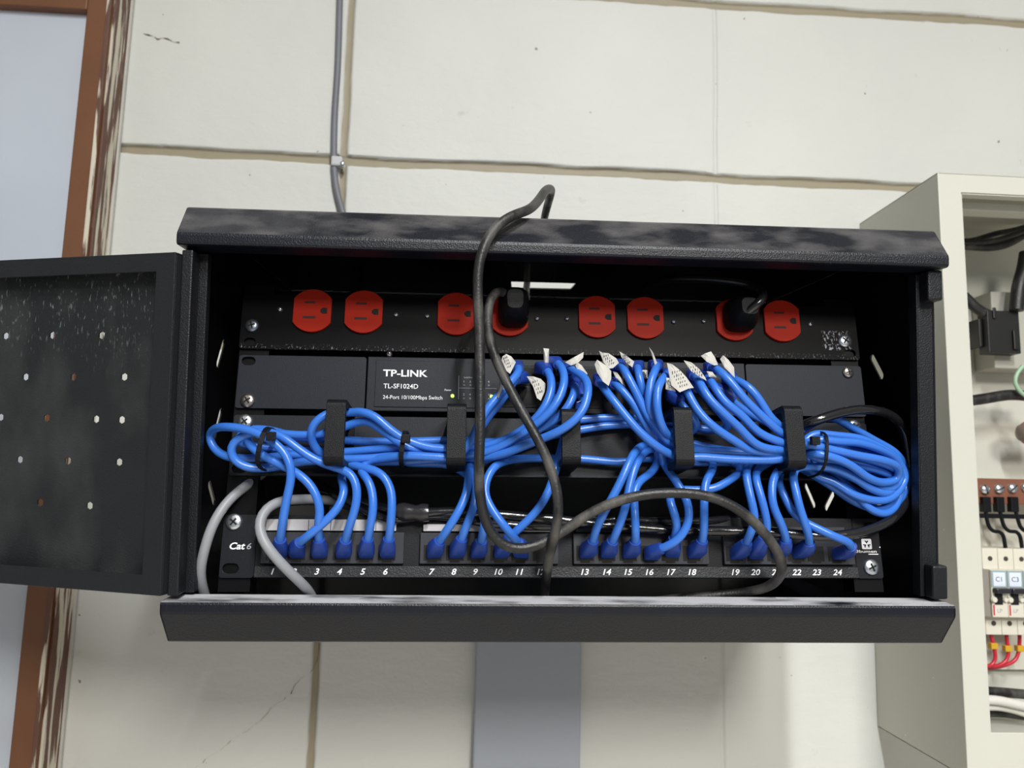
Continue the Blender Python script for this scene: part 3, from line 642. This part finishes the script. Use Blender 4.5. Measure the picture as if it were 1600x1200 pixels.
for n, poly, d, wr in TAGS:
    t, org = CAB[n]; W = [RK(x, y, d) for x, y in poly]; c = sum(W, V()) / len(W); nn = MK.col[1]
    cxp = sum(p[0] for p in poly) / len(poly); hw = max(abs(p[0] - cxp) for p in poly)
    mb = MB(1)
    def bend(x, y, e=0):
        u = (x - cxp) / hw; return RK(x, y, d - 3.2 * u * u + e) - org
    # centre fan of the outline, curved, with thickness
    m = len(poly); cyp = sum(p[1] for p in poly) / m
    ring = [poly, [((a + cxp) / 2, (b + cyp) / 2) for a, b in poly]]
    vs = []
    for e in (0, -.35):
        for r_ in ring: vs += [bend(a, b, e) for a, b in r_]
        vs.append(bend(cxp, cyp, e))
    k = 2 * m + 1; fs = []
    for s_ in (0, 1):
        o_ = s_ * k
        for i in range(m):
            j = (i + 1) % m; fs.append((o_ + i, o_ + j, o_ + m + j, o_ + m + i)); fs.append((o_ + m + i, o_ + m + j, o_ + 2 * m))
    for i in range(m): j = (i + 1) % m; fs.append((i, j, k + j, k + i))
    mb.add(vs, fs); tg = mb.build('paper_tag', m_tag, t)
    if wr:
        mb = MB(1); rows = 4 if wr == 2 else 3
        for rI in range(rows):
            f = (rI + 1) / (rows + 1) - .5
            for kI in range(5 if wr == 2 else 4):
                g_ = (kI + .5) / (5 if wr == 2 else 4) - .5
                ys = [p[1] for p in poly]; xs = [p[0] for p in poly]; H = max(ys) - min(ys); Wd = max(xs) - min(xs)
                x = cxp + f * Wd * .42 + g_ * Wd * .34; y = cyp + g_ * H * .58 - f * H * .12
                w_ = random.uniform(.5, 1.1); h_ = random.uniform(1.3, 2.3); a = random.uniform(-.6, .6)
                q4 = [(x - w_, y - h_ + a), (x, y - h_), (x + w_ * .3, y + h_), (x - w_ * .7, y + h_ + a)]
                mb.add([bend(a1, b1, .35) for a1, b1 in q4], [(0, 1, 2, 3)])
                if random.random() < .6:
                    mb.add([bend(a1, b1, .35) for a1, b1 in ((x - w_, y - .4), (x + w_ * 1.3, y - .7), (x + w_ * 1.3, y + .1), (x - w_, y + .3))], [(0, 1, 2, 3)])
        mb.build('handwriting', m_ink, tg, 'raw')

# zip ties
def zip_tie(p0, p1, d0, d1, label, mtl, fw):
    a = RK(*p0, d1); b = RK(*p1, d1); c = RK(*p0, d0); e_ = RK(*p1, d0)
    mid = (a + b) / 2; mid2 = (c + e_) / 2
    out = MK.col[1] * -.004
    loop = [a, a.lerp(b, .5) + out, b, e_, mid2, c]
    pts = spline([loop[-1]] + loop + [loop[0]], .003, 2)[0:]
    ctr = sum(loop, V()) / 6
    t = thing('cable_tie', Matrix.Translation(ctr), label, 'cable tie')
    ax = (a - b).cross(MK.col[1]).normalized(); mb = MB(1); vs = []; lp = []
    # closed band
    for k in range(28):
        th = 2 * math.pi * k / 28; hh = (a - b).length / 2; dd = (d1 - d0) / 2000
        u = math.copysign(abs(math.cos(th)) ** .7, math.cos(th)); v_ = math.copysign(abs(math.sin(th)) ** .7, math.sin(th))
        p = (a + e_) / 2 - ctr + (a - b).normalized() * hh * u - MK.col[1] * dd * v_
        o_ = ((a - b).normalized() * u - MK.col[1] * v_).normalized() * .0011
        vs += [p - ax * fw, p + ax * fw, p + ax * fw + o_, p - ax * fw + o_]
    fs = []
    for k in range(28):
        j = (k + 1) % 28
        for q in range(4): fs.append((4 * k + q, 4 * k + (q + 1) % 4, 4 * j + (q + 1) % 4, 4 * j + q))
    mb.add(vs, fs); mb.build('strap', mtl, t, bevel=.2)
    h = MB(1); cc = (a * .8 + b * .2) - ctr + MK.col[1] * -.002; h.box(cc.x - .003, cc.x + .003, cc.y - .0025, cc.y + .002, cc.z - .003, cc.z + .003); h.build('tie_head', mtl, t, bevel=.5)
zip_tie((428, 670), (412, 733), 2, 48, 'black cable tie round the blue cables at the far left', m_plas, .0016)
zip_tie((636, 676), (629, 729), 1, 44, 'black cable tie round the bundle between the first two rings', m_plas, .0016)
zip_tie((1272, 676), (1268, 744), 2, 47, 'thin black cable tie round the fan of cables right of the last ring', m_plas, .0010)

# ------------------------------------------------------------------ black and grey cables
def cable(name, pts, r, m, label, step=.004):
    P = spline(pts, step, 4); t = thing(name, Matrix.Translation(P[0]), label, 'cable')
    j = MB(1).tube([p - P[0] for p in P], r, 16).build('jacket', m, t, True); return t, P
tA, PA = cable('power_cable', [RM(*p) for p in ((830,540,190),(825,500,205),(823,470,225),(823,445,262),(828,415,262),(838,380,240),(848,352,190),(853,330,150),(859,308,112),(861,296,86),(853,297,62),(840,315,34),(824,329,12),(800,337,1),(774,355,-5),(758,380,-9),(748,412,-10),(746,450,-10),(749,520,-10),(750,600,-12),(750,680,-14),(748,740,-14),(752,790,-12),(769,836,-10),(800,858,-8),(840,852,-6),(880,830,-3),(930,797,-6),(990,776,-8),(1050,770,-8),(1110,776,-8),(1160,800,-8),(1200,840,-6),(1220,873,-2),(1220,900,8),(1203,916,20),(1170,925,31),(1120,930,38),(1050,936,46),(980,946,56))],
      .0035, m_pow, 'dusty black cord looped over the cabinet lid, hanging low and arching to the right')
tB, PB = cable('power_cable', [RM(*p) for p in ((797,462,52),(787,455,44),(775,455,36),(765,470,28),(762,495,22),(765,530,12),(775,562,4),(793,600,-4),(815,642,-10),(838,682,-14),(858,725,-16),(870,765,-18),(873,800,-19),(866,838,-16),(858,870,0),(854,900,24),(851,925,40),(849,950,50))],
      .0034, m_pow, 'black cord running from the plug in the fourth socket down to the bottom lip')
def plug(par, org, x, z, w_, h_, name='plug'):
    mb = MB(); R = []
    secs = [(-2.7, 1.0), (-9, 1.0), (-16, .92), (-24, .72), (-29, .5)]
    vs = []; n = 20
    for y, k in secs:
        for j in range(n):
            a = 2 * math.pi * (j + .5) / n; c, s = math.cos(a), math.sin(a); e_ = .6
            vs.append((x + w_ * k * math.copysign(abs(c) ** e_, c), y, z + h_ * k * math.copysign(abs(s) ** e_, s)))
    m = len(secs); mb.add(vs, [[i * n + j, i * n + (j + 1) % n, (i + 1) * n + (j + 1) % n, (i + 1) * n + j] for i in range(m - 1) for j in range(n)] + [list(range(n))[::-1], [(m - 1) * n + j for j in range(n)]])
    T = Matrix.Translation(-org) @ FK; mb.v = [T @ v for v in mb.v]
    return mb.build(name, m_plas, par, True)
q = rl(803, 480, 12); plug(tB, PB[0], q.x, q.z + 1, 12, 15)
tC, PCc = cable('power_cable', [RK(*p) for p in ((1168,488,26),(1185,474,33),(1196,462,30),(1188,450,20),(1170,444,12),(1130,438,2),(1080,436,-14),(1040,438,-30),(1012,446,-50))],
      .0034, m_gloss, 'short glossy black cord bending out of the plug in the seventh socket')
q = rl(1160, 490, 12); plug(tC, PCc[0], q.x, q.z + .5, 12.5, 13)
tD, PD = cable('data_cable', [RK(*p) for p in ((1225,690,3),(1246,668,20),(1268,660,32),(1295,650,32),(1330,641,30),(1365,641,24),(1395,650,14),(1413,672,6),(1420,710,2),(1421,750,2),(1416,782,4),(1398,808,12),(1370,824,20),(1330,835,26),(1280,838,24),(1220,833,16),(1150,830,13),(1060,829,12),(1000,825,12),(940,820,12),(870,812,11),(800,806,10),(740,801,10),(700,799,10),(660,802,10),(620,799,8),(580,789,0),(530,775,-14),(480,762,-26),(440,754,-36))],
      .0036, m_gloss, 'glossy black cable circling the blue fan at right and lying along the patch panel')
i0 = min(range(len(PD)), key=lambda i: (PD[i] - RK(668, 802, 10)).length); i1 = min(range(len(PD)), key=lambda i: (PD[i] - RK(625, 800, 8)).length)
MB(1).tube([p - PD[0] for p in PD[i0:i1 + 1]], .0062, 14, rad=[.0062 + .0008 * math.sin(i * 2.1) for i in range(i1 + 1 - i0)]).build('tape_wrap', mat('tape', (.02, .02, .022), .25, 0, .8, 90), tD, True)
cable('data_cable', [RK(*p) for p in ((470,745,-36),(520,768,-14),(565,795,2),(610,812,8),(680,806,3),(750,816,10),(820,822,12),(890,822,4),(960,812,4),(1040,816,2),(1130,812,-2),(1190,806,-12))],
      .0030, m_gloss, 'thinner black cable lying behind the glossy one above the patch panel')
cable('data_cable', [RK(*p) for p in ((430,722,-22),(412,738,-14),(395,752,-6),(372,768,2),(350,790,9),(330,825,12),(318,865,8),(312,895,2),(317,920,-8),(324,945,-22))],
      .0035, m_gcab, 'light grey cable bowing down the far left side inside the cabinet')
cable('data_cable', [RK(*p) for p in ((545,790,-30),(510,781,-14),(480,780,-2),(450,781,7),(425,787,15),(407,803,20),(404,825,23),(414,850,25),(436,877,21),(461,902,11),(478,918,0),(488,932,-12),(494,950,-20))],
      .0035, m_gcab, 'light grey cable crossing in front of number 2 on the patch panel')

# ------------------------------------------------------------------ distribution board at right
BX = (.4690, 1.05); BZ = (1.243, 1.824)
eb = thing('distribution_board', Matrix.Translation((.469, 0, 1.243)), 'open cream metal electrical distribution box on the wall right of the cabinet', 'electrical box')
W_, H_ = 581, 581; y0 = -155
mb = MB(); mb.box(0, 1.4, y0 + 1, -.5, 0, H_).box(W_ - 1.4, W_, y0, -.5, 0, H_).box(0, W_, y0, -.5, H_ - 1.4, H_).box(0, W_, y0, -.5, 0, 1.4)
mb.build('enclosure', m_encs, eb, bevel=.4)
MB().plate([(0, 0), (W_, 0), (W_, H_), (0, H_)], [[(24, 41), (W_ - 24, 41), (W_ - 24, H_ - 20), (24, H_ - 20)]], lambda a, b, t: (a, t, b), y0, y0 + 1.4).build('front_frame', m_enc, eb, bevel=1.2)
MB().box(1.4, W_ - 1.4, -4, -1, 1.4, H_ - 1.4).build('back_plate', m_enc, eb)
MB().box(24, W_ - 24, y0 + 1.4, y0 + 12, H_ - 21.2, H_ - 20).box(24, 25.2, y0 + 1.4, y0 + 12, 41, H_ - 20).build('frame_return', m_enc, eb)
q = WY(1520, 331, -.12); zz = (q.z - 1.243) * 1000
MB().box(2, W_ - 2, -125, -106, zz, zz + 9).build('top_ledge', m_enc, eb, bevel=1)
q = WY(1560, 1145, -.06); zz = (q.z - 1.243) * 1000
MB().box(20, W_ - 2, -70, -4, zz - 22, zz).build('bottom_ledge', m_enc, eb, bevel=1)
def bxp(px, py, y): return WY(px, py, y)
# breakers on their rail: 2 seen, one more beyond the picture edge
def pxz(py, y): return WY(1570, py, y).z
yb = -.052
zt, zm1, zm2, zb = pxz(857, yb), pxz(889, yb), pxz(962, yb), pxz(992, yb)
x1 = WY(1549, 925, yb - .012).x; pit = .0178
xs = WY(1548, 900, yb - .012).x
eb2 = []
names = ['C1', 'C3', 'C5']
for k in range(3):
    x0 = (xs + k * pit)
    lab = ('cream circuit breaker with black toggle labelled C1', 'cream circuit breaker with black toggle labelled C3', 'cream circuit breaker right of the one labelled C3')[k]
    t = thing('circuit_breaker', Matrix.Translation((x0, yb, zb)), lab, 'circuit breaker', 'circuit breakers in the distribution box')
    wv = pit * 1000 - .4; hz = (zt - zb) * 1000; h1 = (zm2 - zb) * 1000; h2 = (zm1 - zb) * 1000
    if k == 0: sw_ = -9
    MB().plate([(-0, 0), (0, hz), (45, hz), (45, 0)], [], lambda a, b, tt: (tt, a, b), 0, wv).build('body', m_brk, t, bevel=.5)
    MB().box(0, wv, -12, 0, h1, h2).build('nose', m_brk, t, bevel=.7)
    MB().box(.2, wv - .2, -12.6, -12, h2 - 18, h2 - .5).build('label_window', m_win, t)
    MB().box(2.2, wv - 2, -12.9, -12.6, h2 - 17, h2 - 2.5).build('name_label', m_lab2, t)
    text(names[k], 4.3, -13.0, h2 - 12, 5.0, mat('dark_print', (.05, .06, .09), .6), t)
    MB().box(.6, wv - .2, -20, -12, h2 - 24, h2 - 18.5).build('toggle', mat('toggle_black', (.02, .02, .028), .35), t, bevel=1.4)
    MB().box(3, wv - 6, -12.8, -12, h2 - 36, h2 - 24).build('toggle_recess', m_hole, t)
    MB().lathe((1.5, -12, h2 - 31), [(3.2, 0), (3.2, 2), (2.4, 3)]).lathe((wv - 3.5, -12, h2 - 31), [(2.6, 0), (2.6, 2), (2, 3)]).build('terminal_mark', m_brk, t, True)
    MB().box(.8, 2.4, -12.15, -11.9, h1 + 2, h1 + 13).build('red_stripe', m_rw, t)
    text('LP', 5, -12.1, h1 + 5, 4, m_grey, t)
    MB().lathe((wv * .5, -.05, hz - 11), [(2.6, 0), (2.6, .25)]).lathe((wv * .5, -.05, 12), [(2.7, 0), (2.7, .25)]).build('screw_hole', mat('hole_brown', (.05, .04, .035), .6), t)
# half breaker partly hidden behind the frame
t = thing('circuit_breaker', Matrix.Translation((xs - pit, yb, zb)), 'leftmost cream circuit breaker, mostly hidden behind the box frame', 'circuit breaker', 'circuit breakers in the distribution box')
MB().plate([(0, 0), (0, (zt - zb) * 1000), (45, (zt - zb) * 1000), (45, 0)], [], lambda a, b, tt: (tt, a, b), 0, pit * 1000 - .4).build('body', m_brk, t, bevel=.5)
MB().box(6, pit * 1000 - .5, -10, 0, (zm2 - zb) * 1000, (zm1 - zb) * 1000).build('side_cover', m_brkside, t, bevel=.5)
MB().lathe((10.5, -.05, (zt - zb) * 1000 - 11), [(2.6, 0), (2.6, .25)]).lathe((11.5, -.05, 12), [(2.7, 0), (2.7, .25)]).build('screw_hole', mat('hole_brown', (.05, .04, .035), .6), t)
# DIN rail plate behind
q0 = bxp(1535, 745, -.012); q1 = bxp(1545, 1045, -.012)
MB(1).box(q0.x - .02 - .469, .5, -.0139, -.005, q1.z - 1.243, pxz(787, -.012) - 1.243).build('mounting_plate', mat('plate_cream', (.60, .58, .50), .5), eb)
# brown busbar with screws
ybb = -.045
a = bxp(1529, 747, ybb); b_ = bxp(1529, 787, ybb)
t = thing('busbar', Matrix.Translation((a.x - .006, ybb, b_.z)), 'brown terminal bar with a row of slotted steel screws above the breakers', 'terminal bar')
hb = (a.z - b_.z) * 1000
MB().box(0, 140, 0, 12, 0, hb).build('bar', m_cop, t, bevel=.8)
MB().box(0, 140, 12, 40, 4, hb - 4).build('bar_support', m_brk, t)
scr = [(1538, 765), (1560, 764), (1581, 763), (1602, 762), (1623, 761)]
for i, (px, py) in enumerate(scr):
    p = bxp(px, py, ybb) - V((a.x - .006, ybb, b_.z)); p *= 1000
    o_ = MB().lathe((p.x, 0, p.z), [(5.6, 0), (5.6, 1.6), (4.6, 3), (2.5, 3.9), (.6, 4.2)]).build('screw', m_zinc, t, True)
    an = (1.9, .4, .7, 0, .5)[i]; c, s = math.cos(an), math.sin(an)
    MB().plate([(-5, -.5), (5, -.5), (5, .5), (-5, .5)], [], lambda u, v, tt: (p.x + u * c - v * s, tt, p.z + u * s + v * c), -4.3, -3).build('screw_slot', m_hole, o_)
# black bridging links: bar clamp + bent link down to each breaker
lk = [[(1540, 782), (1541, 806), (1546, 824), (1552, 830), (1562, 831), (1567, 836), (1571, 856)], [(1561, 782), (1564, 806), (1570, 824), (1577, 830), (1588, 831), (1593, 836), (1597, 856)], [(1583, 782), (1589, 806), (1595, 824), (1602, 830), (1612, 831), (1617, 836), (1620, 856)]]
nm = ['leftmost black insulated link from the brown terminal bar to a breaker', 'middle black insulated link from the brown terminal bar to a breaker', 'right-hand black insulated link at the picture edge below the terminal bar']
for i, L in enumerate(lk):
    P = [bxp(x, y, -.048) for x, y in L]; t = thing('link_wire', Matrix.Translation(P[0]), nm[i], 'wire', 'black links between terminal bar and breakers')
    P = [p - P[0] for p in P]
    MB(1).tube(spline(P, .002, 1), .0021, 10).build('wire', m_plas, t, True)
    MB(1).box(-.0045, .0045, -.003, .005, P[1].z + .004, .004).build('clamp_sleeve', m_plas, t, bevel=1)
p0 = bxp(1530, 805, -.046); o = MB(1).box(p0.x, p0.x + .13, -.049, -.045, p0.z - .003, p0.z + .002).build('comb_strip', m_plas, None, bevel=.6); tag(o, 'thin black comb strip running across the links under the brown terminal bar', 'wiring comb')
# red wires with yellow markers
rw = [[(1548, 990), (1551, 1003), (1554, 1015), (1555, 1030), (1548, 1040), (1532, 1041)], [(1572, 990), (1574, 1005), (1576, 1018), (1572, 1032), (1560, 1040), (1532, 1042)], [(1593, 990), (1593, 1005), (1592, 1016), (1587, 1030), (1572, 1039), (1545, 1044), (1532, 1044)]]
nm = ['left red wire with a yellow marker below the breakers', 'middle red wire with a yellow marker below the breakers', 'right red wire with a yellow marker below the breakers']
for i, L in enumerate(rw):
    P = [bxp(x, y, -.045 + .004 * i) for x, y in L]; P.append(P[-1] + V((-.02, .012, -.01)))
    t = thing('red_wire', Matrix.Translation(P[0]), nm[i], 'wire', 'red wires below the breakers'); o0 = P[0]
    MB(1).tube([p - o0 for p in spline(P, .002, 2)], .0020, 10).build('wire', m_rw, t, True)
    q = bxp(*((1552, 1009), (1574, 1013), (1593, 1013))[i], -.045 + .004 * i) - o0
    MB(1).box(q.x - .0042, q.x + .0036, q.y - .0032, q.y + .003, q.z - .0032, q.z + .0032).build('yellow_marker', m_mark, t, bevel=.6)
def bwire(name, L, y, r, m, label):
    P = [bxp(*(p + ((y,) if len(p) == 2 else ()))) for p in L]; t = MB(1).tube(spline(P, .004, 3), r, 12).build(name, m, None, True); tag(t, label, 'cable'); return t
bwire('supply_cable', [(1490,382),(1515,384),(1545,386),(1570,382),(1590,372),(1612,358)], -.050, .0052, m_pow, 'lowest thick black cable of the bunch at the top of the electrical box')
bwire('supply_cable', [(1490,376),(1515,377),(1540,370),(1560,364),(1580,361),(1612,352)], -.035, .0034, m_pow, 'uppermost thick black cable of the bunch at the top of the electrical box')
bwire('supply_cable', [(1490,380),(1515,379),(1540,378),(1565,373),(1585,366),(1612,356)], -.062, .0030, m_pow, 'middle black cable of the bunch at the top of the electrical box')
bwire('supply_cable', [(1490,455),(1508,463),(1522,480),(1540,490),(1556,496),(1570,504)], -.050, .0058, m_pow, 'thick black cable entering the black terminal cover from upper left')
bwire('supply_cable', [(1604,395),(1600,420),(1594,440),(1590,462),(1588,485)], -.060, .0075, m_pow, 'thick black cable coming down at the right edge above the black terminal cover')
bwire('supply_cable', [(1500,627),(1525,625),(1550,621),(1575,617),(1598,618),(1625,622)], -.050, .0060, m_pow, 'thick black cable running level across the electrical box')
bwire('earth_wire', [(1615,625),(1600,618),(1588,605),(1585,595),(1588,583),(1598,572)], -.062, .0022, m_green, 'pale green wire curling above the level black cable')
bwire('neutral_cable', [(1500,1096),(1530,1094),(1555,1094),(1580,1099),(1612,1106)], -.05, .0050, m_wc, 'upper white cable near the bottom of the electrical box')
bwire('neutral_cable', [(1500,1104),(1530,1105),(1555,1104),(1580,1108),(1612,1118)], -.045, .0040, m_wc, 'lower white cable near the bottom of the electrical box')
bwire('supply_cable', [(1500,1080),(1535,1080),(1570,1082),(1612,1086)], -.030, .0052, m_pow, 'black cable just above the two white cables')
bwire('supply_cable', [(1500,1112),(1535,1113),(1570,1114),(1612,1120)], -.026, .0050, m_pow, 'black cable just below the two white cables')
# main isolator: grey block with black terminal cover
a = bxp(1548, 455, -.04); b_ = bxp(1548, 575, -.04)
t = thing('main_switch', Matrix.Translation((a.x, -.04, b_.z)), 'grey main switch block with a black terminal cover on its left', 'main switch')
hh = (a.z - b_.z) * 1000
MB().box(0, 90, 0, 35, 0, hh).build('block', m_gblk, t, bevel=1.5)
c0 = (bxp(1540, 485, -.055) - V((a.x, -.04, b_.z))) * 1000; c1 = (bxp(1594, 553, -.055) - V((a.x, -.04, b_.z))) * 1000
MB().box(c0.x, c1.x, -17, 0, c1.z, c0.z).box(c0.x - 4, c0.x, -8, 12, c1.z + 8, c0.z - 8).box(c0.x + 6, c0.x + 10, -19, -17, c0.z - 10, c0.z + 3).box(c1.x - 10, c1.x - 3, -20, -17, c1.z + 4, c1.z + 26).build('terminal_cover', mat('cover_black', (.006, .006, .006), .45), t, bevel=1)
a = bxp(1592, 676, -.05)
t = thing('wire_connector', Matrix.Translation(a), 'rounded grey and red connector at the right edge below the level black cable', 'connector')
MB().lathe((0, 0, 0), [(4, 0), (9, 2), (11.5, 8), (11.5, 16)], ax=0, sg=1).build('cap', mat('cap_grey', (.20, .15, .13), .4), t, True)
MB().lathe((8, 0, 0), [(12.5, 0), (13, 1), (13, 30)], ax=0, sg=1).build('sleeve', m_redp, t, True)
